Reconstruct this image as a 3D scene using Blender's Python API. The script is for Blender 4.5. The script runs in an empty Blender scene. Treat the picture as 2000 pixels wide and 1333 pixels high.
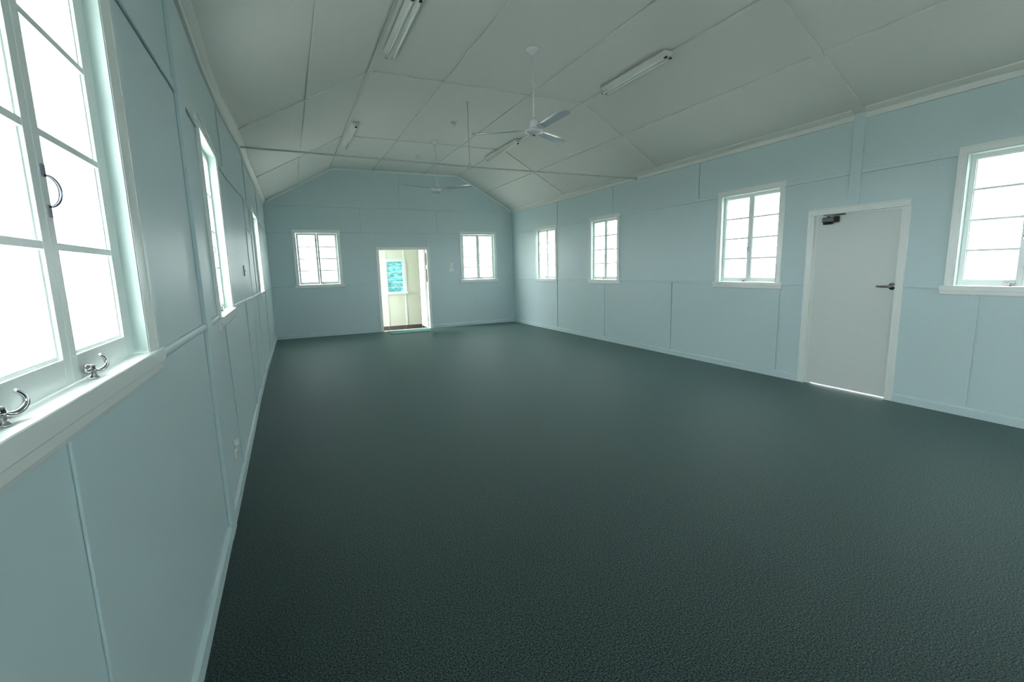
import bpy, bmesh, math
from mathutils import Vector, Matrix

S = bpy.context.scene
C = S.collection

# ------------------------------------------------------------------ camera
cd = bpy.data.cameras.new('camera'); cam = bpy.data.objects.new('camera', cd); C.objects.link(cam)
cd.sensor_width = 36.0; cd.lens = 911.893 / 2000 * 36.0; cd.clip_start = 0.02; cd.clip_end = 500
R = Vector((0.9035288377, -0.4278205620, -0.0246009393))
U = Vector((0.0876367862, 0.1282783506, 0.9878585215))
F = Vector((0.4194704199, 0.8947146090, -0.1533960081))
m = Matrix.Identity(4)
for i in range(3):
    m[i][0], m[i][1], m[i][2] = R[i], U[i], -F[i]
m[0][3], m[1][3], m[2][3] = 0.42577, 0.0, 1.46290
cam.matrix_world = m
S.camera = cam

# ------------------------------------------------------------------ world: bright overcast sky
w = bpy.data.worlds.new('overcast_sky'); S.world = w; w.use_nodes = True
nt = w.node_tree; nt.nodes.clear()
wo = nt.nodes.new('ShaderNodeOutputWorld'); bg = nt.nodes.new('ShaderNodeBackground')
bg.inputs[1].default_value = 1.0
# the sun is veiled behind the cloud on the near-left (-x) side, so the sky brightens smoothly that way
tcw = nt.nodes.new('ShaderNodeTexCoord'); dp = nt.nodes.new('ShaderNodeVectorMath'); dp.operation = 'DOT_PRODUCT'
dp.inputs[1].default_value = (-1.0, 0.0, 0.0)
mrw = nt.nodes.new('ShaderNodeMapRange'); mrw.interpolation_type = 'SMOOTHSTEP'
mrw.inputs[1].default_value = -1.0; mrw.inputs[2].default_value = 1.0; mrw.inputs[3].default_value = 0.66; mrw.inputs[4].default_value = 1.6
scl = nt.nodes.new('ShaderNodeVectorMath'); scl.operation = 'SCALE'; scl.inputs[0].default_value = (0.935, 0.99, 1.0)
nt.links.new(tcw.outputs['Generated'], dp.inputs[0]); nt.links.new(dp.outputs['Value'], mrw.inputs[0])
nt.links.new(mrw.outputs[0], scl.inputs[3]); nt.links.new(scl.outputs[0], bg.inputs[0])
nt.links.new(bg.outputs[0], wo.inputs[0])
try:
    w.cycles.sampling_method = 'MANUAL'; w.cycles.sample_map_resolution = 256
except Exception: pass

S.view_settings.view_transform = 'Standard'
S.view_settings.look = 'None'
S.view_settings.exposure = 3.98
S.view_settings.gamma = 1.0
S.view_settings.use_curve_mapping = False
S.cycles.filter_width = 1.2
S.cycles.max_bounces = 14; S.cycles.diffuse_bounces = 9; S.cycles.transparent_max_bounces = 12
S.cycles.sample_clamp_indirect = 6.0
S.cycles.caustics_reflective = False; S.cycles.caustics_refractive = False

# ------------------------------------------------------------------ dimensions
W, L = 6.0, 11.704
YB = -2.6                    # wall behind the camera
H1, H2 = 2.99, 3.814         # wall plate, flat ceiling
XA, XB = 1.50, 4.52          # breaks between slopes and flat ceiling
ZD, ZF = 1.195, 2.392        # dado and frieze cover strips
VY = 13.05                   # far wall of the porch beyond the end door

# ------------------------------------------------------------------ materials
def mat(name, col, rough=0.5, spec=0.5, metal=0.0, noise=0.0, nscale=3.0, bump=0.0, bscale=60.0, trans=None):
    k = bpy.data.materials.new(name); k.use_nodes = True
    n, l = k.node_tree.nodes, k.node_tree.links
    b = n['Principled BSDF']
    b.inputs['Base Color'].default_value = (*col, 1)
    b.inputs['Roughness'].default_value = rough
    b.inputs['Specular IOR Level'].default_value = spec
    b.inputs['Metallic'].default_value = metal
    tc = n.new('ShaderNodeTexCoord')
    if noise:
        t = n.new('ShaderNodeTexNoise'); t.inputs['Scale'].default_value = nscale; t.inputs['Detail'].default_value = 3
        l.new(tc.outputs['Object'], t.inputs['Vector'])
        mx = n.new('ShaderNodeMix'); mx.data_type = 'RGBA'
        mx.inputs[6].default_value = (*[c * (1 - noise) for c in col], 1)
        mx.inputs[7].default_value = (*[min(1, c * (1 + noise)) for c in col], 1)
        l.new(t.outputs['Fac'], mx.inputs[0]); l.new(mx.outputs[2], b.inputs['Base Color'])
    if bump:
        t2 = n.new('ShaderNodeTexNoise'); t2.inputs['Scale'].default_value = bscale; t2.inputs['Detail'].default_value = 4
        l.new(tc.outputs['Object'], t2.inputs['Vector'])
        bp = n.new('ShaderNodeBump'); bp.inputs['Strength'].default_value = bump; bp.inputs['Distance'].default_value = 0.002
        l.new(t2.outputs['Fac'], bp.inputs['Height']); l.new(bp.outputs[0], b.inputs['Normal'])
    return k

M = {}
M['wall'] = mat('pale_aqua_wall_paint', (0.575, 0.70, 0.725), 0.42, 0.38, noise=0.02, nscale=1.5, bump=0.05, bscale=25)
M['ceil'] = mat('white_ceiling_paint', (0.705, 0.72, 0.69), 0.55, 0.3, noise=0.015, nscale=1.0)
M['trim'] = mat('white_gloss_trim_paint', (0.84, 0.88, 0.855), 0.25, 0.5, bump=0.06, bscale=30)
M['sash'] = mat('white_gloss_sash_paint', (0.79, 0.845, 0.83), 0.25, 0.5)
M['lining'] = mat('pale_aqua_lining_paint', (0.56, 0.68, 0.655), 0.35, 0.4)
M['steel'] = mat('worn_chrome_handle', (0.30, 0.31, 0.36), 0.22, 0.5, 1.0)  # chrome colour darkened so the handles read as silhouettes against the panes
M['cornice'] = mat('white_cornice_paint', (0.75, 0.775, 0.745), 0.4, 0.4)
M['cream'] = mat('cream_porch_wall_paint', (0.66, 0.655, 0.54), 0.5, 0.4)
M['creamtrim'] = mat('light_cream_trim_paint', (0.78, 0.775, 0.68), 0.4, 0.4)
M['tile'] = mat('dark_brown_tile', (0.10, 0.075, 0.065), 0.4, 0.5, noise=0.15, nscale=20)
M['grout'] = mat('pale_grout', (0.5, 0.48, 0.45), 0.8, 0.2)
M['chrome'] = mat('polished_chrome', (0.62, 0.62, 0.64), 0.12, 0.5, 1.0)
M['nickel'] = mat('satin_nickel', (0.42, 0.41, 0.39), 0.22, 0.5, 1.0)
M['dark'] = mat('dark_grey_metal', (0.13, 0.15, 0.155), 0.4, 0.5, 0.4)
M['black'] = mat('black_plastic', (0.01, 0.012, 0.01), 0.5, 0.4)
M['enamel'] = mat('white_enamel', (0.74, 0.77, 0.78), 0.2, 0.5)
M['fanblade'] = mat('pale_grey_blade_enamel', (0.53, 0.60, 0.64), 0.16, 0.6)
M['fitting'] = mat('aged_white_light_body', (0.70, 0.71, 0.66), 0.35, 0.5)
M['tube'] = mat('frosted_lamp_tube', (0.84, 0.88, 0.88), 0.15, 0.5)
M['plastic'] = mat('white_switch_plastic', (0.78, 0.83, 0.81), 0.3, 0.5)
M['greyplastic'] = mat('grey_switch_plastic', (0.33, 0.37, 0.37), 0.35, 0.5)
M['alum'] = mat('aluminium_strip', (0.75, 0.75, 0.74), 0.3, 0.5, 0.8)
M['door'] = mat('white_satin_door_paint', (0.71, 0.75, 0.735), 0.4, 0.4)
M['rubber'] = mat('dark_door_seal', (0.05, 0.05, 0.045), 0.6, 0.3)  # dark colour standing in for shade in the gap at the open leaf
M['concrete'] = mat('pale_concrete', (0.55, 0.54, 0.50), 0.9, 0.2, noise=0.1, nscale=6)
M['grass'] = mat('dry_pale_ground', (0.22, 0.215, 0.165), 0.95, 0.1, noise=0.25, nscale=1.2)
M['outer'] = mat('painted_weatherboard', (0.75, 0.77, 0.75), 0.6, 0.3)

def carpet():
    k = bpy.data.materials.new('dark_green_loop_carpet'); k.use_nodes = True
    n, l = k.node_tree.nodes, k.node_tree.links; b = n['Principled BSDF']
    tc = n.new('ShaderNodeTexCoord')
    v = n.new('ShaderNodeTexNoise'); v.inputs['Scale'].default_value = 150; v.inputs['Detail'].default_value = 4; v.inputs['Roughness'].default_value = 0.75
    l.new(tc.outputs['Object'], v.inputs['Vector'])
    r = n.new('ShaderNodeValToRGB'); e = r.color_ramp.elements
    e[0].position = 0.40; e[0].color = (0.0005, 0.002, 0.0018, 1)
    e[1].position = 0.62; e[1].color = (0.040, 0.070, 0.066, 1)
    x = r.color_ramp.elements.new(0.50); x.color = (0.0045, 0.0098, 0.0092, 1)
    l.new(v.outputs['Fac'], r.inputs[0])
    big = n.new('ShaderNodeTexNoise'); big.inputs['Scale'].default_value = 0.9; big.inputs['Detail'].default_value = 3
    l.new(tc.outputs['Object'], big.inputs['Vector'])
    mr = n.new('ShaderNodeMapRange'); mr.inputs[1].default_value = 0.3; mr.inputs[2].default_value = 0.7
    mr.inputs[3].default_value = 0.92; mr.inputs[4].default_value = 1.08
    l.new(big.outputs['Fac'], mr.inputs[0])
    mul = n.new('ShaderNodeVectorMath'); mul.operation = 'SCALE'
    l.new(r.outputs[0], mul.inputs[0]); l.new(mr.outputs[0], mul.inputs[3])
    l.new(mul.outputs[0], b.inputs['Base Color'])
    b.inputs['Roughness'].default_value = 0.60
    sp = n.new('ShaderNodeMapRange'); sp.inputs[1].default_value = 0.38; sp.inputs[2].default_value = 0.62
    sp.inputs[3].default_value = 0.05; sp.inputs[4].default_value = 0.95
    l.new(v.outputs['Fac'], sp.inputs[0]); l.new(sp.outputs[0], b.inputs['Specular IOR Level'])
    b.inputs['Sheen Weight'].default_value = 0.22; b.inputs['Sheen Roughness'].default_value = 0.4
    b.inputs['Sheen Tint'].default_value = (0.55, 0.9, 0.85, 1)
    b.inputs['Specular Tint'].default_value = (0.72, 1.0, 0.96, 1)
    bp = n.new('ShaderNodeBump'); bp.inputs['Strength'].default_value = 0.32; bp.inputs['Distance'].default_value = 0.004
    l.new(v.outputs['Fac'], bp.inputs['Height']); l.new(bp.outputs[0], b.inputs['Normal'])
    return k
M['carpet'] = carpet()
M['mat'] = mat('teal_green_mat_fabric', (0.16, 0.33, 0.305), 0.9, 0.1, noise=0.2, nscale=120, bump=0.6, bscale=200)

def frosted(name, col, clear, sc=90, dark=None):
    k = bpy.data.materials.new(name); k.use_nodes = True
    n, l = k.node_tree.nodes, k.node_tree.links; n.clear()
    out = n.new('ShaderNodeOutputMaterial')
    tr = n.new('ShaderNodeBsdfTransparent'); tr.inputs[0].default_value = (*col, 1)
    tl = n.new('ShaderNodeBsdfTranslucent'); tl.inputs[0].default_value = (*col, 1)
    mx = n.new('ShaderNodeMixShader'); mx.inputs[0].default_value = 1 - clear
    l.new(tr.outputs[0], mx.inputs[1]); l.new(tl.outputs[0], mx.inputs[2])
    gl = n.new('ShaderNodeBsdfGlossy'); gl.inputs['Roughness'].default_value = 0.2; gl.inputs[0].default_value = (1, 1, 1, 1)
    m2 = n.new('ShaderNodeMixShader'); m2.inputs[0].default_value = 0.05
    l.new(mx.outputs[0], m2.inputs[1]); l.new(gl.outputs[0], m2.inputs[2])
    l.new(m2.outputs[0], out.inputs[0])
    if dark:
        tc = n.new('ShaderNodeTexCoord'); t = n.new('ShaderNodeTexNoise'); t.inputs['Scale'].default_value = sc
        t.inputs['Detail'].default_value = 3
        mp = n.new('ShaderNodeMapping'); mp.inputs['Scale'].default_value = (1.0, 1, 1.8)
        l.new(tc.outputs['Object'], mp.inputs[0]); l.new(mp.outputs[0], t.inputs['Vector'])
        r = n.new('ShaderNodeValToRGB')
        r.color_ramp.elements[0].position = 0.35; r.color_ramp.elements[0].color = (*dark, 1)
        r.color_ramp.elements[1].position = 0.68; r.color_ramp.elements[1].color = (*col, 1)
        l.new(t.outputs['Fac'], r.inputs[0]); l.new(r.outputs[0], tr.inputs[0]); l.new(r.outputs[0], tl.inputs[0])
    return k
M['glass'] = frosted('frosted_window_glass', (0.93, 0.95, 0.95), 0.82)
M['teal'] = frosted('teal_tinted_louvre_glass', (0.27, 0.43, 0.43), 0.25, 11, (0.12, 0.25, 0.25))

# ------------------------------------------------------------------ mesh builder
class MB:
    def __init__(s): s.v = []; s.f = []; s.sm = []
    def add(s, vs, fs, smooth=False):
        o = len(s.v); s.v += [Vector(p) for p in vs]; s.f += [tuple(o + i for i in f) for f in fs]; s.sm += [smooth] * len(fs)
        return s
    def box(s, a0, a1, b0, b1, c0, c1, fr=None, cuts=None):
        """box in (u, n, z); fr maps to world; cuts = extra u positions so long pieces can follow a bowed wall"""
        us = [a0, a1] if not cuts else sorted({a0, a1} | {c for c in cuts if a0 < c < a1})
        vs, fs = [], []
        for u in us: vs += [(u, b0, c0), (u, b1, c0), (u, b1, c1), (u, b0, c1)]
        for i in range(len(us) - 1):
            p = 4 * i
            for k in range(4): fs.append((p + k, p + (k + 1) % 4, p + 4 + (k + 1) % 4, p + 4 + k))
        fs += [(0, 1, 2, 3), tuple(4 * (len(us) - 1) + k for k in (3, 2, 1, 0))]
        return s.add([fr(*q) if fr else q for q in vs], fs)
    def profile(s, prof, u0, u1, fr=None, cuts=None):
        """closed profile [(n, z)...] swept along u"""
        us = [u0, u1] if not cuts else sorted({u0, u1} | {c for c in cuts if u0 < c < u1})
        vs, fs, N = [], [], len(prof)
        for u in us: vs += [(u, n, z) for n, z in prof]
        for i in range(len(us) - 1):
            for k in range(N): fs.append((i * N + k, i * N + (k + 1) % N, (i + 1) * N + (k + 1) % N, (i + 1) * N + k))
        fs += [tuple(range(N)), tuple((len(us) - 1) * N + k for k in range(N - 1, -1, -1))]
        return s.add([fr(*q) if fr else q for q in vs], fs)
    def slab(s, polys, n0, n1, fr):
        """polygons in (u, z) that share edges, given thickness; inner walls are left out"""
        pts, idx, pf = [], {}, []
        def vi(p):
            k = (round(p[0], 5), round(p[1], 5))
            if k not in idx: idx[k] = len(pts); pts.append(p)
            return idx[k]
        for pl in polys: pf.append([vi(p) for p in pl])
        N = len(pts); ec = {}
        for f in pf:
            for a, b in zip(f, f[1:] + f[:1]): ec[(a, b)] = 1
        vs = [fr(p[0], n1, p[1]) for p in pts] + [fr(p[0], n0, p[1]) for p in pts]
        fs = [tuple(f) for f in pf] + [tuple(N + i for i in reversed(f)) for f in pf]
        for (a, b) in ec:
            if (b, a) not in ec: fs.append((b, a, N + a, N + b))
        return s.add(vs, fs)
    def lathe(s, prof, c, seg=24, ax='z', fr=None):
        """prof [(r, h)...] about an axis through c"""
        vs, fs, n = [], [], len(prof)
        for i in range(seg):
            a = 2 * math.pi * i / seg; ca, sa = math.cos(a), math.sin(a)
            for r, h in prof:
                if ax == 'z': p = (c[0] + r * ca, c[1] + r * sa, c[2] + h)
                elif ax == 'n': p = (c[0] + r * ca, c[1] + h, c[2] + r * sa)
                else: p = (c[0] + h, c[1] + r * ca, c[2] + r * sa)
                vs.append(fr(*p) if fr else p)
        for i in range(seg):
            j = (i + 1) % seg
            for k in range(n - 1): fs.append((i * n + k, j * n + k, j * n + k + 1, i * n + k + 1))
        s.add(vs, fs, True)
        o = len(s.v) - len(vs)
        s.f += [tuple(o + i * n for i in range(seg)), tuple(o + i * n + n - 1 for i in range(seg - 1, -1, -1))]; s.sm += [False, False]
        return s
    def tube(s, path, rad, seg=8, fr=None, flat=1.0, up=(0, 0, 1)):
        P = [Vector(fr(*p)) if fr else Vector(p) for p in path]
        if not isinstance(rad, (list, tuple)): rad = [rad] * len(P)
        vs, fs, x = [], [], None
        for i, p in enumerate(P):
            t = (P[min(i + 1, len(P) - 1)] - P[max(i - 1, 0)]).normalized()
            if x is None:
                a = Vector(up)
                if abs(t.dot(a)) > 0.95: a = Vector((1, 0, 0)) if abs(t.x) < 0.9 else Vector((0, 1, 0))
                x = t.cross(a).normalized()
            else: x = (x - t * x.dot(t)).normalized()
            y = x.cross(t).normalized()
            for k in range(seg):
                g = 2 * math.pi * k / seg
                vs.append(p + x * (rad[i] * math.cos(g)) + y * (rad[i] * flat * math.sin(g)))
        for i in range(len(P) - 1):
            for k in range(seg): fs.append((i * seg + k, i * seg + (k + 1) % seg, (i + 1) * seg + (k + 1) % seg, (i + 1) * seg + k))
        s.add(vs, fs, True)
        o = len(s.v) - len(vs)
        s.f += [tuple(o + k for k in range(seg - 1, -1, -1)), tuple(o + (len(P) - 1) * seg + k for k in range(seg))]; s.sm += [False, False]
        return s
    def sphere(s, c, r, sc=(1, 1, 1), fr=None, seg=14, rings=8):
        prof = [(max(1e-4, r * math.sin(math.pi * k / rings)), -r * math.cos(math.pi * k / rings)) for k in range(rings + 1)]
        vs, fs, n = [], [], rings + 1
        for i in range(seg):
            a = 2 * math.pi * i / seg
            for q, h in prof:
                p = (c[0] + q * math.cos(a) * sc[0], c[1] + q * math.sin(a) * sc[1], c[2] + h * sc[2]); vs.append(fr(*p) if fr else p)
        for i in range(seg):
            j = (i + 1) % seg
            for k in range(n - 1): fs.append((i * n + k, j * n + k, j * n + k + 1, i * n + k + 1))
        return s.add(vs, fs, True)
    def build(s, name, material, parent=None, bevel=0.0, kind=None, label=None):
        loc = Vector((0, 0, 0))
        if parent is not None:
            q = parent
            while q is not None: loc += Vector(q.location); q = q.parent
        me = bpy.data.meshes.new(name)
        me.from_pydata([v - loc for v in s.v], [], s.f)
        bm = bmesh.new(); bm.from_mesh(me)
        bmesh.ops.recalc_face_normals(bm, faces=bm.faces[:])
        bm.to_mesh(me); bm.free()
        if any(s.sm): me.polygons.foreach_set('use_smooth', s.sm)
        me.materials.append(material); me.update()
        o = bpy.data.objects.new(name, me); C.objects.link(o)
        if parent is not None: o.parent = parent
        if bevel:
            b = o.modifiers.new('soft_edge', 'BEVEL'); b.width = bevel; b.segments = 2; b.limit_method = 'ANGLE'
        if kind: o['kind'] = kind
        if label: o['label'] = label
        return o

def root(name, loc, label=None, cat=None, group=None, kind=None):
    o = bpy.data.objects.new(name, None); o.location = loc; o.empty_display_size = 0.1; C.objects.link(o)
    if label: o['label'] = label
    if cat: o['category'] = cat
    if group: o['group'] = group
    if kind: o['kind'] = kind
    return o

# ------------------------------------------------------------------ wall frames: (u along, n into the room, z up) -> world
KT = [(-9, 0), (3.2, 0.0), (4.2, -0.024), (5.2, -0.024), (6.4, 0.018), (7.4, 0.006), (11.704, 0.052), (20, 0.052)]
KB = [(-9, 0), (3.2, 0.0), (5.0, -0.006), (6.1, -0.012), (8.1, -0.006), (11.704, 0.040), (20, 0.040)]
def lerp(K, y):
    for (a, p), (b, q) in zip(K, K[1:]):
        if y <= b: return p + (q - p) * (y - a) / (b - a)
    return K[-1][1]
def FL(u, n, z):
    t = min(1, max(0, z / 1.2))
    return (n + lerp(KB, u) * (1 - t) + lerp(KT, u) * t, u, z)
def FR(u, n, z): return (W - n, u, z)
def FE(u, n, z): return (u, L - n, z)
def FB(u, n, z): return (u, YB + n, z)
def FV(u, n, z): return (u, VY - n, z)
CUTS = [3.2, 3.7, 4.2, 5.2, 5.8, 6.1, 6.4, 6.9, 7.4, 8.1, 9, 10, 11]

def ceil_z(x):
    if x < XA: return H1 + (H2 - H1) * x / XA
    if x > XB: return H1 + (H2 - H1) * (W - x) / (W - XB)
    return H2

# ------------------------------------------------------------------ floor
fb = MB().box(-0.05, W + 0.05, YB - 0.05, L + 0.01, -0.12, 0.0)
floor = fb.build('floor', M['carpet'], kind='structure', label='dark green loop-pile carpet over the whole hall floor')

# ------------------------------------------------------------------ walls
def cells(rect, holes, cuts=()):
    u0, u1, z0, z1 = rect
    us = sorted({u0, u1} | {h[i] for h in holes for i in (0, 1) if u0 < h[i] < u1} | {c for c in cuts if u0 < c < u1})
    zs = sorted({z0, z1} | {h[i] for h in holes for i in (2, 3) if z0 < h[i] < z1})
    out = []
    for a, b in zip(us, us[1:]):
        for c, d in zip(zs, zs[1:]):
            mu, mz = (a + b) / 2, (c + d) / 2
            if any(h[0] < mu < h[1] and h[2] < mz < h[3] for h in holes): continue
            out.append([(a, c), (b, c), (b, d), (a, d)])
    return out

def fill_tjunctions(polys):
    pts = {(round(p[0], 5), round(p[1], 5)) for pl in polys for p in pl}
    return polys

def wall(name, label, fr, u0, u1, ztop, holes, cuts, zones, material, thick=0.12):
    """backing wall with openings, plus its sheets as parts; zones = [(z0, z1, [joints])]"""
    b = MB().slab(cells((u0 - 0.12, u1 + 0.12, -0.1, ztop + 0.02), holes, cuts), -thick, -0.009, fr)
    o = b.build(name, M['wall'], kind='structure', label=label)
    for z0, z1, joints in zones:
        js = [u0] + [j for j in joints if u0 < j < u1] + [u1]
        for a, c in zip(js, js[1:]):
            g = 0.0015
            e = 0.0 if z1 >= H1 - 0.01 else (0.020 if z1 < 2 else 0.026) if fr is FR else (0.0125 if z1 < 2 else 0.049)     # shadow gap left open under the cover strips
            v = (0.0145 if fr is FR else 0.0155 if c > 1.3 else 0.0045) if c in joints and not (3.0 < c < 3.2 or 2.8 < c < 2.9) else g
            pl = cells((a + g, c - v, z0 + g, z1 - max(e, g)), holes, cuts)
            if pl: MB().slab(pl, -0.009, 0.0, fr).build('wall_panel', material, o)
    return o

def strip(parent, fr, u0, u1, z0, z1, th=0.009, material=None, cuts=None, name='cover_strip', bevel=0.003):
    return MB().box(u0, u1, 0, th, z0, z1, fr, cuts).build(name, material or M['wall'], parent, bevel)

def hsplit(a, b, holes):
    """pieces of the run a..b with the gaps cut out"""
    out, x = [], a
    for h in sorted(holes):
        if h[1] <= a or h[0] >= b: continue
        if h[0] > x: out.append((x, h[0]))
        x = max(x, h[1])
    if x < b: out.append((x, b))
    return out

# windows: (centre u, half opening, z bottom, z top, casing width)
WR = [(1.76, 0.43, 1.205, 2.37, 0.07), (4.40, 0.43, 1.205, 2.37, 0.07), (7.575, 0.41, 1.205, 2.36, 0.07), (9.865, 0.44, 1.205, 2.36, 0.07)]
WL = [(1.335, 0.455, 1.232, 2.35, 0.115), (3.975, 0.43, 1.205, 2.37, 0.07), (8.36, 0.43, 1.205, 2.37, 0.07), (-1.31, 0.455, 1.232, 2.35, 0.115)]
WE = [(1.07, 0.435, 1.21, 2.37, 0.07), (5.00, 0.445, 1.205, 2.37, 0.07)]
def hole(wd): c, h, a, b, k = wd; return (c - h - 0.02, c + h + 0.02, a - 0.03, b + 0.02)
def outer(wd): c, h, a, b, k = wd; return (c - h - k, c + h + k)

DR = (2.655, 3.525, 1.98)     # right-hand door opening u0,u1,top
DE = (2.425, 3.605, 1.985)    # end door opening

# right wall
hR = [hole(x) for x in WR] + [(DR[0] - 0.02, DR[1] + 0.02, -0.2, DR[2] + 0.02)]
wr = wall('wall_right', 'pale aqua sheeted side wall with cover strips, windows and a white door', FR, YB, L, H1, hR, (),
          [(0.0, ZD, [0.3, 2.0, 3.91, 5.765, 7.56, 9.36]), (ZD, ZF, [3.12]), (ZF, H1, [1.2, 3.12, 5.272, 7.32, 9.335])], M['wall'])
for x in (0.3, 3.91, 5.765, 7.56, 9.36): strip(wr, FR, x - 0.012, x + 0.012, 0.09, ZD - 0.015, 0.010)
for x in (0.3, 5.272, 7.32, 9.335): strip(wr, FR, x - 0.012, x + 0.012, ZF + 0.02, 2.93, 0.010)
gapR = [outer(x) for x in WR]
dR = (DR[0] - 0.07, DR[1] + 0.07)
for a, b in hsplit(YB, L, [(p - 0.03, q + 0.03) for p, q in gapR] + [dR]): strip(wr, FR, a, b, ZD - 0.016, ZD + 0.014, 0.013)
for a, b in hsplit(YB, L, gapR + [(3.063, 3.173)]): strip(wr, FR, a, b, ZF - 0.022, ZF + 0.022, 0.013)
strip(wr, FR, 3.063, 3.173, 2.0475, H1 - 0.01, 0.022, name='post_cover')

# left wall
hL = [hole(x) for x in WL]
wl = wall('wall_left', 'pale aqua sheeted side wall close to the camera, bowed along its length', FL, YB, L, H1, hL, CUTS,
          [(0.0, ZD, [1.19, 2.86, 3.84, 5.6, 6.37, 7.36, 9.25]), (ZD, ZF, [2.86, 6.37, 7.36]), (ZF, H1, [2.86, 4.95, 7.05, 9.3])], M['wall'])
strip(wl, FL, 1.174, 1.206, 0.09, ZD - 0.015, 0.007, cuts=CUTS, bevel=0.004)
for x in (3.84, 5.6, 9.25): strip(wl, FL, x - 0.014, x + 0.014, 0.09, ZD - 0.015, 0.010, cuts=CUTS)
for x in (4.95, 7.05, 9.3): strip(wl, FL, x - 0.012, x + 0.012, ZF + 0.02, 2.93, 0.010, cuts=CUTS)
for x in (6.37, 7.36): strip(wl, FL, x - 0.02, x + 0.02, 0.09, ZF - 0.02, 0.014, cuts=CUTS)
strip(wl, FL, 6.39, 7.34, 2.00, 2.025, 0.012, cuts=CUTS)
strip(wl, FL, 2.862, 3.03, 0.0, H1 - 0.01, 0.020, name='post_cover')
gapL = [outer(x) for x in WL]
def halfround(z, h, t): return [(0, z - h), (t * 0.6, z - h * 0.9), (t * 0.95, z - h * 0.45), (t, z), (t * 0.95, z + h * 0.45), (t * 0.6, z + h * 0.9), (0, z + h)]
for a, b in hsplit(YB, L, [(p - 0.03, q + 0.03) for p, q in gapL] + [(2.862, 3.03), (6.35, 6.39), (7.34, 7.38)]):
    MB().profile(halfround(ZD + 0.006, 0.018, 0.016), a, b, FL, CUTS).build('dado_moulding', M['wall'], wl)
for a, b in hsplit(YB, L, gapL + [(2.862, 3.03)]): strip(wl, FL, a, b, 2.345, 2.385, 0.012, cuts=CUTS)

# end wall with gable
hE = [hole(x) for x in WE] + [(DE[0] - 0.02, DE[1] + 0.02, -0.2, DE[2] + 0.02)]
we = MB().slab(cells((-0.12, W + 0.12, -0.3, H1), hE) , -0.12, -0.009, FE)
we.slab([[(-0.12, H1), (W + 0.12, H1), (W + 0.12, H1 + 0.05), (XB, H2 + 0.05), (XA, H2 + 0.05), (-0.12, H1 + 0.05)]], -0.12, -0.009, FE)
we = we.build('wall_end', M['wall'], kind='structure', label='pale aqua gabled end wall with two windows and a doorway')
for z0, z1, js in [(0.0, ZD - 0.01, [2.4, 3.62]), (ZD - 0.01, 2.40, [2.39, 3.63]), (2.40, 2.98, [2.066, 3.91])]:
    js = [0.03] + js + [W]
    for a, c in zip(js, js[1:]):
        pl = cells((a + 0.0015, c - (0.0145 if c in (2.066, 3.91, 2.39, 3.63) else 0.0015), z0 + 0.0015, z1 - (0.021 if z1 < 2 else 0.027 if z1 < 2.5 else 0.035)), hE)
        if pl: MB().slab(pl, -0.009, 0, FE).build('wall_panel', M['wall'], we)
MB().slab([[(0.0, 2.983), (3.0, 2.983), (3.0, H2), (XA, H2), (0.0, H1)]], -0.009, 0, FE).build('wall_panel', M['wall'], we)
MB().slab([[(3.003, 2.983), (W, 2.983), (W, H1), (XB, H2), (3.003, H2)]], -0.009, 0, FE).build('wall_panel', M['wall'], we)
gapE = [outer(x) for x in WE]; dE = (DE[0] - 0.065, DE[1] + 0.07)
for a, b in hsplit(0.05, W, [(p - 0.03, q + 0.03) for p, q in gapE] + [dE]): strip(we, FE, a, b, ZD - 0.026, ZD + 0.004, 0.013)
for a, b in hsplit(0.05, W, gapE): strip(we, FE, a, b, 2.378, 2.424, 0.013)
strip(we, FE, 0.05, W, 2.950, 2.996, 0.013)
for x in (2.066, 3.91): strip(we, FE, x - 0.012, x + 0.012, 2.424, 2.95, 0.009)
for x in (2.39, 3.625): strip(we, FE, x - 0.012, x + 0.012, 2.05, 2.378, 0.009)
strip(we, FE, 2.99, 3.014, 2.996, H2 - 0.03, 0.009)

# wall behind the camera
WBK = [(1.3, 0.43, 1.205, 2.37, 0.07), (4.7, 0.43, 1.205, 2.37, 0.07), (3.0, 0.43, 1.205, 2.37, 0.07)]  # unseen windows, added to bring light in from behind the camera
hB = [hole(x) for x in WBK]
wb = MB().slab(cells((-0.12, W + 0.12, -0.1, H1), hB), -0.12, -0.009, FB)
wb.slab([[(-0.12, H1), (W + 0.12, H1), (W + 0.12, H1 + 0.05), (XB, H2 + 0.05), (XA, H2 + 0.05), (-0.12, H1 + 0.05)]], -0.12, -0.009, FB)
wb = wb.build('wall_back', M['wall'], kind='structure', label='pale aqua wall behind the viewer')

# skirtings
def skirt(name, fr, runs, cuts=None, label=None):
    o = None
    for a, b in runs:
        p = [(0, 0), (0.016, 0), (0.016, 0.070), (0.010, 0.082), (0, 0.085)]
        q = MB().profile(p, a, b, fr, cuts)
        if o is None: o = q.build(name, M['wall'], kind='structure', label=label)
        else: q.build('skirting_board', M['wall'], o)
skirt('baseboard_right', FR, hsplit(YB, L, [dR]), None, 'pale aqua skirting along the wall with the closed door')
skirt('baseboard_left', FL, hsplit(YB, L, [(2.862, 3.03)]), CUTS, 'pale aqua skirting along the wall beside the camera')
skirt('baseboard_end', FE, hsplit(0.04, W, [dE]), None, 'pale aqua skirting along the gabled end wall')

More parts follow.
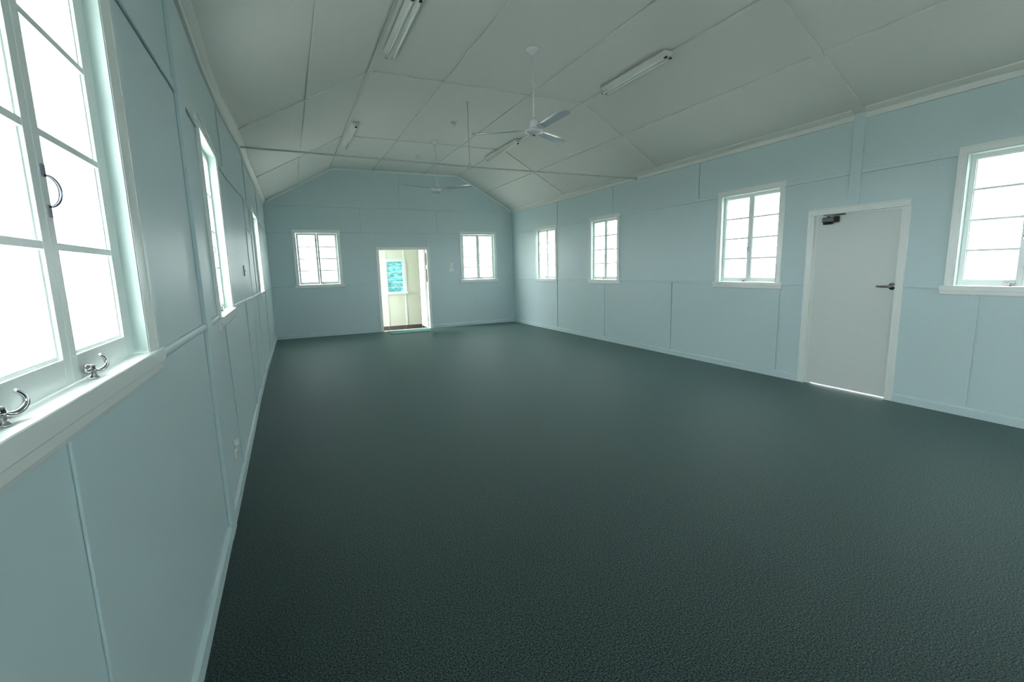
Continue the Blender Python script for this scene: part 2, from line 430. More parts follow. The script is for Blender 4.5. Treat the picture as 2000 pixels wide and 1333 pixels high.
# ------------------------------------------------------------------ ceiling
def ccell(x0, x1, y0, y1, n0, n1):
    """box that hugs the ceiling between x0..x1; n is measured downward from the ceiling"""
    def fr(u, n, x): return (x, u, ceil_z(x) - n)
    return MB().box(y0, y1, n0, n1, x0, x1, fr)
YJ = [YB, 0.2, 3.12, 6.075, 8.93, L]
XJ = [0.0, 0.785, XA, 2.42, 3.64, XB, 5.225, W]
cb = MB()
prof = [(-0.2, H1 + 0.009 - 0.2 * (H2 - H1) / XA), (XA, H2 + 0.009), (XB, H2 + 0.009), (W + 0.2, H1 + 0.009 - 0.2 * (H2 - H1) / (W - XB))]
pr = [(x, z) for x, z in prof] + [(x, z + 0.1) for x, z in reversed(prof)]
N = len(pr)
cb.add([(x, YB - 0.15, z) for x, z in pr] + [(x, L + 0.15, z) for x, z in pr],
       [(i, (i + 1) % N, N + (i + 1) % N, N + i) for i in range(N)] + [tuple(range(N)), tuple(range(2 * N - 1, N - 1, -1))])
ceiling = cb.build('ceiling', M['ceil'], kind='structure', label='white sheeted ceiling, flat in the middle and sloping down to both side walls')
for x0, x1 in zip(XJ, XJ[1:]):
    for y0, y1 in zip(YJ, YJ[1:]):
        gx = 0.0 if x1 == W else 0.039 if x1 in (XA, XB) else 0.0197
        gy = 0.0 if y1 == L else 0.059 if y1 == 3.12 else 0.0197
        ccell(x0 + 0.0015, x1 - gx, y0 + 0.0015, y1 - gy, -0.009, 0.0).build('ceiling_panel', M['ceil'], ceiling)
def cstrip(x0, x1, y0, y1, th=0.013):
    return ccell(x0, x1, y0, y1, 0.0, th).build('cover_strip', M['ceil'], ceiling, 0.0)
for x in (XA, XB):                      # wide strips over the breaks
    o = MB()
    d = 0.036
    def brk(u, n, xx): return (xx, u, ceil_z(xx) - n)
    for a, b in ((x - d, x), (x, x + d)): o.box(YB, L - 0.03, 0.0, 0.015, a, b, brk)
    o.build('cover_strip', M['ceil'], ceiling)
for x in (0.785, 2.42, 3.64, 5.225):
    for y0, y1 in zip(YJ, YJ[1:]): cstrip(x - 0.018, x + 0.018, y0 + (0.058 if y0 == 3.12 else 0.0 if y0 == YB else 0.02), y1 - (0.058 if y1 == 3.12 else 0.02))
for y in (0.2, 6.075, 8.93):
    xs = [0.055, 0.785, XA, 2.42, 3.64, XB, 5.225, W - 0.055]
    for a, b in zip(xs, xs[1:]):
        ga = 0.04 if a in (XA, XB) else 0.022; gb = 0.04 if b in (XA, XB) else 0.022
        cstrip(a + (0 if a == xs[0] else ga), b - (0 if b == xs[-1] else gb), y - 0.018, y + 0.018)
for a, b in ((0.0, XA - 0.036), (XA + 0.036, XB - 0.036), (XB + 0.036, W)): cstrip(a, b, 3.063, 3.175, 0.018)

# cornices: lower strip on the wall, bead on the ceiling
def cornice(name, side, runs, label):
    fr = FR if side == 'R' else FL; cuts = None if side == 'R' else CUTS
    o = None
    tn = (H2 - H1) / XA
    for a, b in runs:
        q = MB().profile([(0, 2.918), (0.020, 2.920), (0.022, 2.966), (0.012, 2.972), (0.010, H1 - 0.004), (0, H1)], a, b, fr, cuts)
        if o is None: o = q.build(name, M['cornice'], kind='structure', label=label)
        else: q.build('cornice_strip', M['cornice'], o)
        q = MB().profile([(0.0, H1 + 0.0), (0.0, H1 - 0.018), (0.018, H1 - 0.012), (0.030, H1 + 0.030 * tn - 0.020), (0.062, H1 + 0.062 * tn - 0.012), (0.064, H1 + 0.064 * tn)], a, b, fr, cuts)
        q.build('cornice_bead', M['cornice'], o)
cornice('trim_1', 'R', [(YB, 3.063), (3.173, L)], 'white cornice where the sloping ceiling meets the wall with the closed door')
cornice('trim_2', 'L', [(YB, 2.862), (3.03, L)], 'white cornice where the sloping ceiling meets the wall beside the camera')
# rake trim on the gable
def seg_trim(mb, p, q, wd, th):
    (x0, z0), (x1, z1) = p, q
    d = Vector((x1 - x0, z1 - z0)).normalized(); nn = Vector((d[1], -d[0]))
    if nn[1] > 0: nn = -nn
    a, b = Vector(p), Vector(q); c, e = b + nn * wd, a + nn * wd
    mb.slab([[tuple(a), tuple(b), tuple(c), tuple(e)]], 0.0, th, FE)
t = MB(); seg_trim(t, (0.045, H1 + 0.02), (XA, H2), 0.042, 0.016); t = t.build('trim_3', M['trim'], kind='structure', label='thin white trim along the top of the gabled end wall')
t2 = MB(); seg_trim(t2, (XA, H2), (XB, H2), 0.036, 0.016); t2.build('gable_trim', M['trim'], t)
t2 = MB(); seg_trim(t2, (XB, H2), (W, H1), 0.042, 0.016); t2.build('gable_trim', M['trim'], t)

# ------------------------------------------------------------------ windows
def bow_handle(fr, u, n, z0, z1, parent):
    h = MB()
    h.box(u - 0.007, u + 0.007, n, n + 0.004, z1 - 0.004, z1 + 0.022, fr)
    h.box(u - 0.007, u + 0.007, n, n + 0.004, z0 - 0.022, z0 + 0.004, fr)
    path = []
    for k in range(13):
        a = math.pi * k / 12
        path.append((u + 0.006 * math.sin(a), n + 0.003 + 0.020 * math.sin(a), (z0 + z1) / 2 + (z1 - z0) / 2 * math.cos(a)))
    h.tube(path, [0.0022 + 0.0016 * math.sin(math.pi * k / 12) for k in range(13)], 8, fr)
    return h.build('bow_handle', M['steel'], parent)

def sill_catch(fr, u, n, z, parent):
    """chrome catch: round base on the sill, bulbous pierced body against the sash, tail curling up into the room"""
    h = MB()
    h.lathe([(0.010, 0), (0.010, 0.003), (0.007, 0.005), (0.005, 0.009), (0.005, 0.018)], (u + 0.012, n + 0.014, z), 14, 'z', fr)
    h.sphere((u, n + 0.007, z + 0.024), 0.012, (1.3, 0.7, 1.0), fr)
    h.sphere((u + 0.016, n + 0.010, z + 0.024), 0.010, (1.4, 0.7, 0.9), fr)
    ctl = [(0.014, 0.010, 0.021), (0.028, 0.014, 0.015), (0.040, 0.019, 0.014), (0.051, 0.024, 0.019), (0.057, 0.027, 0.028), (0.057, 0.026, 0.038), (0.051, 0.023, 0.047), (0.045, 0.020, 0.051)]
    P = [Vector(c) for c in ctl]; path = []
    for i in range(len(P) - 1):
        a, b, c_, d = P[max(i - 1, 0)], P[i], P[i + 1], P[min(i + 2, len(P) - 1)]
        for k in range(3):
            t = k / 3
            q = 0.5 * ((2 * b) + (c_ - a) * t + (2 * a - 5 * b + 4 * c_ - d) * t * t + (-a + 3 * b - 3 * c_ + d) * t ** 3)
            path.append((u + q.x, n + q.y, z + q.z))
    path.append((u + P[-1].x, n + P[-1].y, z + P[-1].z))
    h.tube(path, [0.0085 - 0.005 * (i / (len(path) - 1)) ** 0.6 for i in range(len(path))], 10, fr)
    o = h.build('sill_catch', M['chrome'], parent)
    hs = MB(); hs.lathe([(0.0042, 0), (0.0042, 0.0015)], (u + 0.011, n + 0.0160, z + 0.026), 12, 'n', fr)
    hs.build('screw_hole', M['black'], o)
    return o

def window(num, fr, wd, label, rec=0.040, stile=0.036, meet=0.034, brail=0.051, trail=0.042, casing_t=0.020, sill_n=0.034, muntins=None, flip=1, detail=True):
    c, h, z0, z1, cw = wd
    base = fr(c, 0, z0)
    r = root('window_%d' % num, base, label, kind='structure')
    o = 0.07    # lining depth beyond the recess
    # lining
    j = MB()
    for s in (-1, 1):
        a, b = sorted((c + s * h, c + s * (h + 0.022))); j.box(a, b, -0.13, -0.001, z0 - 0.02, z1 + 0.022, fr)
        a, b = sorted((c + s * h, c + s * (h + 0.006))); j.box(a, b, -0.001, casing_t * 0.72, z0, z1 + 0.006, fr)
    j.box(c - h, c + h, -0.13, -0.001, z1, z1 + 0.022, fr)
    j.box(c - h, c + h, -0.001, casing_t * 0.72, z1, z1 + 0.006, fr)
    j.build('window_lining', M['lining'], r)
    # stop bead round the sashes
    # casing: flat board with a raised rounded back edge
    for s in (-1, 1):
        a, b = c + s * (h + 0.006), c + s * (h + cw)
        k = MB()
        x0, x1 = sorted((a, b)); k.box(x0, x1, 0, casing_t * 0.72, z0, z1 + 0.005, fr)
        e0, e1 = sorted((b, b - s * 0.016)); k.box(e0, e1, casing_t * 0.70, casing_t, z0, z1 + 0.005, fr)
        e0, e1 = sorted((a, a + s * 0.010)); k.box(e0, e1, casing_t * 0.70, casing_t * 0.9, z0, z1 - 0.003, fr)
        k.build('casing', M['trim'], r, 0.0025)
    k = MB().box(c - h - cw, c + h + cw, 0, casing_t * 0.72, z1 + 0.006, z1 + cw, fr)
    k.box(c - h - cw, c + h + cw, casing_t * 0.70, casing_t, z1 + cw - 0.016, z1 + cw, fr)
    k.build('casing', M['trim'], r, 0.0025)
    # sill and apron
    e = 0.03 if cw < 0.1 else 0.012
    MB().box(c - h - cw - e, c + h + cw + e, -0.13, sill_n, z0 - 0.046, z0, fr).build('window_sill', M['trim'], r, 0.004)
    MB().profile([(0, z0 - 0.086), (sill_n * 0.45, z0 - 0.082), (sill_n * 0.6, z0 - 0.070), (sill_n * 0.6, z0 - 0.046), (0, z0 - 0.046)],
                 c - h - cw - e + 0.004, c + h + cw + e - 0.004, fr).build('apron', M['trim'], r, 0.002)
    # sashes
    n1, n0 = -rec, -rec - 0.034
    for s in (-1, 1):
        a, b = sorted((c + s * 0.0015, c + s * (h - 0.004)))
        ma, mb_ = (stile, meet) if s < 0 else (meet, stile)
        ga, gb = a + ma, b - mb_; gz0, gz1 = z0 + brail, z1 - trail
        q = MB()
        q.box(a, ga, n0, n1, z0 + 0.003, z1 - 0.004, fr); q.box(gb, b, n0, n1, z0 + 0.003, z1 - 0.004, fr)
        q.box(ga, gb, n0, n1, z0 + 0.003, gz0, fr); q.box(ga, gb, n0, n1, gz1, z1 - 0.004, fr)
        so = q.build('sash', M['sash'], r, 0.0015)
        # glazing bead
        g = MB(); t_ = 0.007
        for (p0, p1, q0, q1) in ((ga, ga + t_, gz0, gz1), (gb - t_, gb, gz0, gz1), (ga + t_, gb - t_, gz0, gz0 + t_), (ga + t_, gb - t_, gz1 - t_, gz1)):
            g.box(p0, p1, n0 + 0.008, n1 - 0.008, q0, q1, fr)
        g.build('glazing_bead', M['sash'], so)
        zs = muntins or [gz0 + (gz1 - gz0) * k / 4 for k in (1, 2, 3)]
        for zz in zs:
            MB().profile([(n0 + 0.006, zz - 0.011), (n1 - 0.012, zz - 0.011), (n1 - 0.001, zz - 0.008), (n1 - 0.001, zz + 0.008), (n1 - 0.012, zz + 0.011), (n0 + 0.006, zz + 0.011)],
                         ga, gb, fr).build('muntin', M['sash'], so)
        ys = [gz0] + list(zs) + [gz1]
        for p, q2 in zip(ys, ys[1:]):
            MB().box(ga + 0.002, gb - 0.002, n0 + 0.012, n0 + 0.016, p + 0.002, q2 - 0.002, fr).build('pane', M['glass'], so)
    bow_handle(fr, c + 0.017, n1, 1.617, 1.683, r)
    sill_catch(fr, c + 0.045, n1 + 0.004, z0, r)
    return r

w1 = window(1, FL, WL[0], 'large frosted casement nearest the camera on the left wall, its sill catches in close view', rec=0.026, stile=0.075, meet=0.034, brail=0.062,
            trail=0.06, casing_t=0.013, sill_n=0.025, muntins=[1.535, 1.775, 2.015])
sill_catch(FL, WL[0][0] - 0.345, -0.022, WL[0][2], w1)
window(2, FL, WL[1], 'frosted casement seen edge-on in the middle of the left wall')
window(3, FL, WL[2], 'narrow-looking casement at the far end of the left wall')
window(4, FE, WE[0], 'frosted casement in the gabled end wall, left of the doorway')
window(5, FE, WE[1], 'frosted casement in the gabled end wall, right of the doorway')
window(6, FR, WR[3], 'frosted casement on the right wall closest to the far corner')
window(7, FR, WR[2], 'frosted casement second from the far corner on the right wall')
window(8, FR, WR[1], 'frosted casement between the wall joints just beyond the closed door')
window(9, FR, WR[0], 'frosted casement cut by the right edge of the picture, nearer than the closed door')
window(10, FL, WL[3], 'casement on the left wall behind the camera position')
for i, q in enumerate(WBK): window(11 + i, FB, q, ['casement in the back wall near the left wall', 'casement in the back wall near the right wall', 'casement in the middle of the back wall'][i])

# ------------------------------------------------------------------ door in the right wall
def casing_door(fr, u0, u1, top, cw, parent, t=0.02):
    for s, u in ((-1, u0), (1, u1)):
        a, b = sorted((u + s * -0.002, u + s * cw)); k = MB().box(a, b, 0, t * 0.7, 0, top - 0.003, fr)
        e0, e1 = sorted((u + s * cw, u + s * (cw - 0.014))); k.box(e0, e1, t * 0.68, t, 0, top + cw - 0.014, fr)
        e0, e1 = sorted((u + s * 0.012, u + s * 0.026)); k.box(e0, e1, t * 0.68, t * 0.85, 0, top - 0.003, fr)
        k.build('architrave', M['trim'], parent, 0.003)
    k = MB().box(u0 - cw, u1 + cw, 0, t * 0.7, top - 0.002, top + cw, fr)
    k.box(u0 - cw, u1 + cw, t * 0.68, t, top + cw - 0.014, top + cw, fr)
    k.build('architrave', M['trim'], parent, 0.003)
d1 = root('door_1', FR((DR[0] + DR[1]) / 2, 0, 0), 'flush white door in the right wall, closed, with lever handle and dark closer', kind='structure')
casing_door(FR, DR[0], DR[1], DR[2], 0.068, d1)
k = MB()
k.box(DR[0] - 0.02, DR[0], -0.13, 0.004, 0, DR[2], FR); k.box(DR[1], DR[1] + 0.02, -0.13, 0.004, 0, DR[2], FR); k.box(DR[0] - 0.02, DR[1] + 0.02, -0.13, 0.004, DR[2], DR[2] + 0.02, FR)
k.build('door_frame', M['trim'], d1)
k = MB()   # stop behind the leaf, then the step towards the room
k.box(DR[1] - 0.022, DR[1], -0.0525, -0.03, 0, DR[2], FR); k.box(DR[1] - 0.045, DR[1], -0.13, -0.0525, 0, DR[2], FR)
k.box(DR[0], DR[1] - 0.022, -0.0525, -0.022, DR[2] - 0.0155, DR[2], FR); k.box(DR[0], DR[1] - 0.045, -0.13, -0.0525, DR[2] - 0.035, DR[2], FR)
k.build('door_stop', M['trim'], d1)
leaf = MB().box(DR[0] + 0.004, DR[1] - 0.024, -0.052, -0.016, 0.014, DR[2] - 0.016, FR).build('door_leaf', M['door'], d1, 0.0015)
hd = MB(); hc = (2.692, -0.016, 1.186)
hd.lathe([(0.037, 0), (0.037, 0.005), (0.033, 0.009), (0.014, 0.011), (0.011, 0.016), (0.011, 0.046)], hc, 28, 'n', FR)
hd.tube([(2.690, 0.028, 1.186), (2.700, 0.034, 1.186), (2.72, 0.037, 1.186), (2.76, 0.037, 1.185), (2.812, 0.034, 1.185)], [0.012, 0.014, 0.013, 0.012, 0.010], 12, FR)
hd.build('lever_handle', M['nickel'], leaf)
cl = MB()
cl.box(3.295, 3.43, -0.016, 0.030, 1.890, 1.945, FR)
clo = cl.build('door_closer', M['dark'], d1, 0.012)
q = MB().box(3.255, 3.300, -0.012, 0.034, 1.886, 1.950, FR); q.build('closer_end_cap', M['black'], clo, 0.008)
q = MB().box(3.32, 3.42, -0.012, 0.022, 1.868, 1.891, FR); q.build('closer_body_web', M['black'], clo, 0.006)
q = MB()
q.lathe([(0.014, 0), (0.014, 0.014)], (3.37, 0.008, 1.945), 14, 'z', FR)
q.tube([(3.37, 0.008, 1.957), (3.27, 0.040, 1.958), (3.17, 0.062, 1.958)], 0.007, 8, FR, 0.6)
q.tube([(3.17, 0.062, 1.966), (3.28, 0.030, 1.970), (3.385, 0.006, 1.976)], 0.006, 8, FR, 0.7)
q.sphere((3.17, 0.062, 1.962), 0.012, (1, 1, 0.8), FR)
q.box(3.35, 3.425, 0.0, 0.012, 1.968, 1.996, FR)
q.build('closer_arm', M['dark'], clo)

# ------------------------------------------------------------------ end doorway with open leaf
d2 = root('door_2', FE((DE[0] + DE[1]) / 2, 0, 0), 'open doorway in the end wall, its panelled white leaf swung out into the cream porch', kind='structure')
casing_door(FE, DE[0], DE[1], DE[2], 0.066, d2)
k = MB()
k.box(DE[0] - 0.02, DE[0], -0.13, 0.004, -0.02, DE[2], FE); k.box(DE[1], DE[1] + 0.02, -0.13, 0.004, -0.02, DE[2], FE); k.box(DE[0] - 0.02, DE[1] + 0.02, -0.13, 0.004, DE[2], DE[2] + 0.02, FE)
k.build('door_frame', M['trim'], d2)
MB().box(DE[0], DE[1], -0.13, 0.012, -0.02, 0.003, FE).build('threshold', M['trim'], d2, 0.003)
# leaf: hinged at the right jamb, standing out into the porch
def FLf(u, n, z):      # u distance from the hinge, n towards the doorway middle
    a = math.radians(87)
    return (DE[1] - 0.006 - u * math.cos(a) * 0 - n * math.sin(a) + u * 0.03, L + 0.135 + u, z)
lf = MB()
pw = 0.60
lf.slab(cells((0, pw, 0.005, 2.04), [(0.10, 0.27, 0.16, 0.80), (0.33, 0.50, 0.16, 0.80), (0.10, 0.27, 0.96, 1.83), (0.33, 0.50, 0.96, 1.83)]), 0.0, 0.036, FLf)
lfo = lf.build('door_leaf', M['door'], d2)
for a, b in ((0.10, 0.27), (0.33, 0.50)):
    for c_, d_ in ((0.16, 0.80), (0.96, 1.83)):
        MB().box(a - 0.003, b + 0.003, 0.012, 0.024, c_ - 0.003, d_ + 0.003, FLf).build('door_panel', M['door'], lfo)
for z in (0.22, 1.72):
    MB().tube([(DE[1] - 0.004, L + 0.108, z - 0.045), (DE[1] - 0.004, L + 0.108, z + 0.045)], 0.006, 8).build('hinge', M['nickel'], lfo)
MB().box(DE[1] - 0.018, DE[1] - 0.001, L + 0.050 - L, L + 0.062 - L, 1.18, 1.50, lambda a, b, c: (a, b + L, c)).build('lock_keep', M['rubber'], d2)  # dark strips painted in for the shaded gap between jamb and leaf
MB().box(DE[1] - 0.018, DE[1] - 0.001, 0.050, 0.062, 1.60, 1.90, lambda a, b, c: (a, b + L, c)).build('door_seal', M['rubber'], d2)

# ------------------------------------------------------------------ porch beyond the end door
PX0, PX1 = 1.2, 4.3
pf = MB().box(PX0 - 0.1, PX1 + 0.1, L + 0.12, VY + 0.1, -0.25, -0.15).build('porch_floor', M['grout'], kind='structure', label='brown tiled porch floor one step below the hall')
x = PX0
i = 0
while x < PX1 - 0.05:
    y = L + 0.13
    while y < VY - 0.05:
        MB().box(x + 0.002, x + 0.298, y + 0.002, min(y + 0.298, VY - 0.002), -0.151, -0.143).build('floor_tile', M['tile'], pf); y += 0.30
    x += 0.30
lw = (2.835, 3.29, 0.905, 1.735)      # louvre opening
vw = MB().slab(cells((PX0, PX1, -0.2, 2.4), [lw]), -0.10, -0.002, FV).build('wall_porch', M['outer'], kind='structure', label='cream porch wall seen through the open doorway')
for a, b in ((PX0, 2.81), (2.81, 3.31), (3.31, PX1)):
    MB().slab(cells((a + 0.001, b - 0.001, -0.15, 2.4), [lw]), -0.002, 0.004, FV).build('wall_panel', M['cream'], vw)
for x in (2.805, 3.315):
    MB().box(x - 0.02, x + 0.02, 0.004, 0.014, -0.03, 0.83, FV).build('cover_strip', M['creamtrim'], vw, 0.002)
    MB().box(x - 0.02, x + 0.02, 0.004, 0.014, 1.81, 2.4, FV).build('cover_strip', M['creamtrim'], vw, 0.002)
xs = [PX0, 1.9, 2.36, 2.815, 3.272, 3.73, PX1]
for a, b in zip(xs, xs[1:]):
    MB().box(a + 0.005, b - 0.005, 0.004, 0.015, -0.148, -0.030, FV).build('skirting_tile', M['tile'], vw)
MB().box(PX1, PX1 + 0.1, L + 0.12, VY + 0.1, -0.25, 2.5).build('wall_porch_side', M['cream'], kind='structure', label='cream side wall of the porch hidden behind the open leaf')
MB().box(PX0 - 0.1, PX1 + 0.1, L + 0.10, VY + 0.1, 2.4, 2.5).build('ceiling_porch', M['ceil'], kind='structure', label='white porch ceiling above the doorway')
# louvre window
lv = root('window_14', FV((lw[0] + lw[1]) / 2, 0, lw[2]), 'small louvred window with teal glass blades in the cream porch wall', kind='structure')
k = MB()
for (a, b, c_, d_) in ((lw[0] - 0.07, lw[0], lw[2] - 0.05, lw[3] + 0.07), (lw[1], lw[1] + 0.07, lw[2] - 0.05, lw[3] + 0.07), (lw[0], lw[1], lw[3], lw[3] + 0.07)):
    k.box(a, b, 0.004, 0.022, c_, d_, FV)
k.build('casing', M['door'], lv, 0.002)
MB().box(lw[0] - 0.09, lw[1] + 0.10, -0.08, 0.05, lw[2] - 0.06, lw[2], FV).build('window_sill', M['door'], lv, 0.003)
k = MB(); k.box(lw[0], lw[0] + 0.02, -0.10, 0.004, lw[2], lw[3], FV); k.box(lw[1] - 0.02, lw[1], -0.10, 0.004, lw[2], lw[3], FV); k.box(lw[0], lw[1], -0.10, 0.004, lw[3] - 0.015, lw[3], FV)
k.build('louvre_frame', M['door'], lv)
nb = 6; hh = (lw[3] - 0.02 - lw[2]) / nb
for i in range(nb):
    z = lw[2] + 0.002 + i * hh
    MB().add([FV(u, n, zz) for u, n, zz in ((lw[0] + .02, -0.075, z + hh + .012), (lw[1] - .02, -0.075, z + hh + .012), (lw[1] - .02, -0.030, z), (lw[0] + .02, -0.030, z),
              (lw[0] + .02, -0.070, z + hh + .014), (lw[1] - .02, -0.070, z + hh + .014), (lw[1] - .02, -0.025, z + .002), (lw[0] + .02, -0.025, z + .002))],
             [(0, 1, 2, 3), (7, 6, 5, 4), (0, 4, 5, 1), (1, 5, 6, 2), (2, 6, 7, 3), (3, 7, 4, 0)]).build('louvre_blade', M['teal'], lv)
    MB().box(lw[0] + .02, lw[1] - .02, -0.030, -0.014, z - 0.006, z + 0.008, FV).build('blade_edge', M['door'], lv)

# ------------------------------------------------------------------ outside
M['yard'] = mat('pale_gravel_yard', (0.46, 0.45, 0.39), 0.95, 0.1, noise=0.12, nscale=1.5)  # pale colour for the added ground that bounces light indoors
MB().box(-30, -0.15, -40, 60, -0.80, -0.79).build('gravel_yard', M['yard'], kind='structure', label='pale gravel yard outside the near wall')  # unseen, added on this side to brighten the right wall and ceiling
g = MB().box(-60, 66, -50, 80, -0.9, -0.8).build('ground', M['grass'], kind='structure', label='pale open ground outside the hall')
MB().box(W + 0.14, W + 1.6, 2.2, 4.0, -0.79, -0.02).build('landing', M['concrete'], kind='structure', label='concrete landing outside the closed door')

# ------------------------------------------------------------------ ceiling fans
def fan(x, y, z, angs, label, name='ceiling_fan'):
    r = root(name, (x, y, H2), label, 'ceiling fan', 'white three-blade ceiling fans')
    MB().lathe([(0.076, 0), (0.078, -0.008), (0.070, -0.020), (0.042, -0.038), (0.022, -0.058), (0.012, -0.066)], (x, y, H2), 28).build('canopy', M['enamel'], r)
    MB().lathe([(0.0085, -0.06), (0.0085, z + 0.12 - H2)], (x, y, H2), 12).build('down_rod', M['enamel'], r)
    mo = MB().lathe([(0.010, 0.140), (0.016, 0.125), (0.040, 0.112), (0.053, 0.094), (0.056, 0.070), (0.056, 0.026), (0.052, 0.020)], (x, y, z), 28).build('motor_housing', M['enamel'], r)
    MB().lathe([(0.0515, 0.0), (0.0515, 0.022)], (x, y, z), 24).build('motor_gap', M['dark'], mo)
    MB().lathe([(0.050, 0.012), (0.090, 0.008), (0.104, -0.004), (0.104, -0.012), (0.092, -0.022), (0.060, -0.036), (0.020, -0.043), (0.008, -0.044)], (x, y, z), 32).build('hub', M['enamel'], r)
    MB().lathe([(0.013, -0.040), (0.016, -0.046), (0.012, -0.056), (0.004, -0.060)], (x, y, z), 14).build('finial', mat_brass, r)
    for a in angs:
        a = math.radians(a); d = Vector((math.cos(a), math.sin(a), 0)); t = Vector((-math.sin(a), math.cos(a), 0))
        pit = math.radians(10.5); tt = t * math.cos(pit) - Vector((0, 0, 1)) * math.sin(pit); up = d.cross(tt).normalized()
        if up.z < 0: up = -up
        c0 = Vector((x, y, z))
        # bracket
        b = MB(); vs = []
        for s_, hw in ((0.085, 0.020), (0.13, 0.018), (0.20, 0.030)):
            p = c0 + d * s_
            k = tt if s_ > 0.1 else t
            vs += [p - k * hw + up * 0.002, p + k * hw + up * 0.002, p + k * hw - up * 0.003, p - k * hw - up * 0.003]
        fs = [(0, 1, 2, 3), (11, 10, 9, 8)]
        for i in (0, 4):
            for k in range(4): fs.append((i + k, i + (k + 1) % 4, i + 4 + (k + 1) % 4, i + 4 + k))
        b.add(vs, fs).build('blade_arm', M['enamel'], r)
        # cambered blade with rounded tip
        st = [(0.125, 0.044), (0.20, 0.052), (0.40, 0.060), (0.58, 0.066), (0.675, 0.067), (0.695, 0.060), (0.702, 0.050)]
        vs, fs, nc = [], [], 7
        for s_, hw in st:
            for k in range(nc):
                e = -1 + 2 * k / (nc - 1)
                vs.append(c0 + d * s_ + tt * (hw * e) + up * (0.010 * (1 - e * e) + 0.002))
        o = len(vs)
        vs += [v - up * 0.0022 for v in vs]
        for i in range(len(st) - 1):
            for k in range(nc - 1):
                q = (i * nc + k, i * nc + k + 1, (i + 1) * nc + k + 1, (i + 1) * nc + k)
                fs += [q, tuple(o + j for j in reversed(q))]
            for k in (0, nc - 1): fs.append((i * nc + k, (i + 1) * nc + k, o + (i + 1) * nc + k, o + i * nc + k))
        for i in (0, len(st) - 1):
            for k in range(nc - 1): fs.append((i * nc + k, i * nc + k + 1, o + i * nc + k + 1, o + i * nc + k))
        b = MB().add(vs, fs, True).build('blade', M['fanblade'], r)
        es = b.modifiers.new('es', 'EDGE_SPLIT'); es.split_angle = math.radians(50)
    return r
mat_brass = mat('aged_brass', (0.30, 0.24, 0.12), 0.4, 0.5, 0.8)
fan(3.035, 4.85, 2.975, (29, 147, 268), 'nearer white ceiling fan on a long rod, in front of the tie rod')
fan(3.063, 8.77, 2.968, (75, 195, 315), 'smaller-looking white ceiling fan beyond the tie rod, near the end wall')

# ------------------------------------------------------------------ fluorescent lights
def batten_light(x, y0, y1, tubes, label):
    yc = (y0 + y1) / 2
    r = root('fluorescent_light', (x, yc, H2), label, 'ceiling light', 'fluorescent batten lights along the ceiling breaks')
    zt = H2 - 0.010
    b = MB().profile([(-0.062, zt), (-0.060, zt - 0.012), (-0.034, zt - 0.052), (0.034, zt - 0.052), (0.060, zt - 0.012), (0.062, zt)], y0 - 0.01, y1 + 0.01, lambda u, n, z: (x + n, u, z))
    b.build('light_body', M['fitting'], r, 0.002)
    xs = (-0.034, 0.034) if tubes == 2 else (0.0,)
    for dx in xs:
        zz = H2 - (0.084 if tubes == 2 else 0.088)
        t = MB().lathe([(0.008, 0.006), (0.0125, 0.014), (0.0125, y1 - y0 - 0.014), (0.008, y1 - y0 - 0.006)], (y0, x + dx, zz), 14, 'x', lambda a, b_, c_: (b_, a, c_))
        to = t.build('lamp_tube', M['tube'], r)
        for yy in (y0, y1):
            MB().box(x + dx - 0.011, x + dx + 0.011, yy - 0.008, yy + 0.006, zz - 0.016, H2 - 0.055).build('lamp_holder', M['fitting'], r, 0.003)
            s = 1 if yy == y0 else -1
            q = MB().lathe([(0.0135, 0), (0.0135, 0.008)], (yy - 0.010 if s > 0 else yy + 0.002, x + dx, zz), 12, 'x', lambda a, b_, c_: (b_, a, c_))
            q.lathe([(0.0135, 0), (0.0135, 0.007)], (yy + 0.007 if s > 0 else yy - 0.014, x + dx, zz), 12, 'x', lambda a, b_, c_: (b_, a, c_))  # inner black ring stands in for the dark gap beside the tube
            q.build('holder_cap', M['black'], r)
    return r
batten_light(4.437, 4.30, 5.455, 2, 'twin-tube batten light on the right ceiling break, in front of the nearer fan')
batten_light(1.61, 4.266, 5.44, 2, 'twin-tube batten light cut by the top edge of the picture')
batten_light(1.586, 8.08, 9.46, 1, 'short-looking batten light on the left ceiling break, far down the hall')
batten_light(4.437, 8.09, 9.55, 1, 'single-tube batten light below the nearer fan, far down the right ceiling break')

# ------------------------------------------------------------------ ceiling roses
for x, y, lb in ((3.039, 7.58, 'small white ceiling rose with a stub lampholder, between the two fans'), (3.044, 9.93, 'small white ceiling rose with a stub lampholder, beyond the farther fan')):
    r = root('ceiling_rose', (x, y, H2), lb, 'ceiling rose', 'ceiling roses along the middle')
    MB().lathe([(0.052, 0), (0.052, -0.008), (0.044, -0.014), (0.030, -0.018)], (x, y, H2), 24).build('rose_plate', M['ceil'], r)
    MB().lathe([(0.026, -0.016), (0.024, -0.045), (0.016, -0.060), (0.008, -0.068)], (x, y, H2), 18).build('lamp_holder', M['fitting'], r)

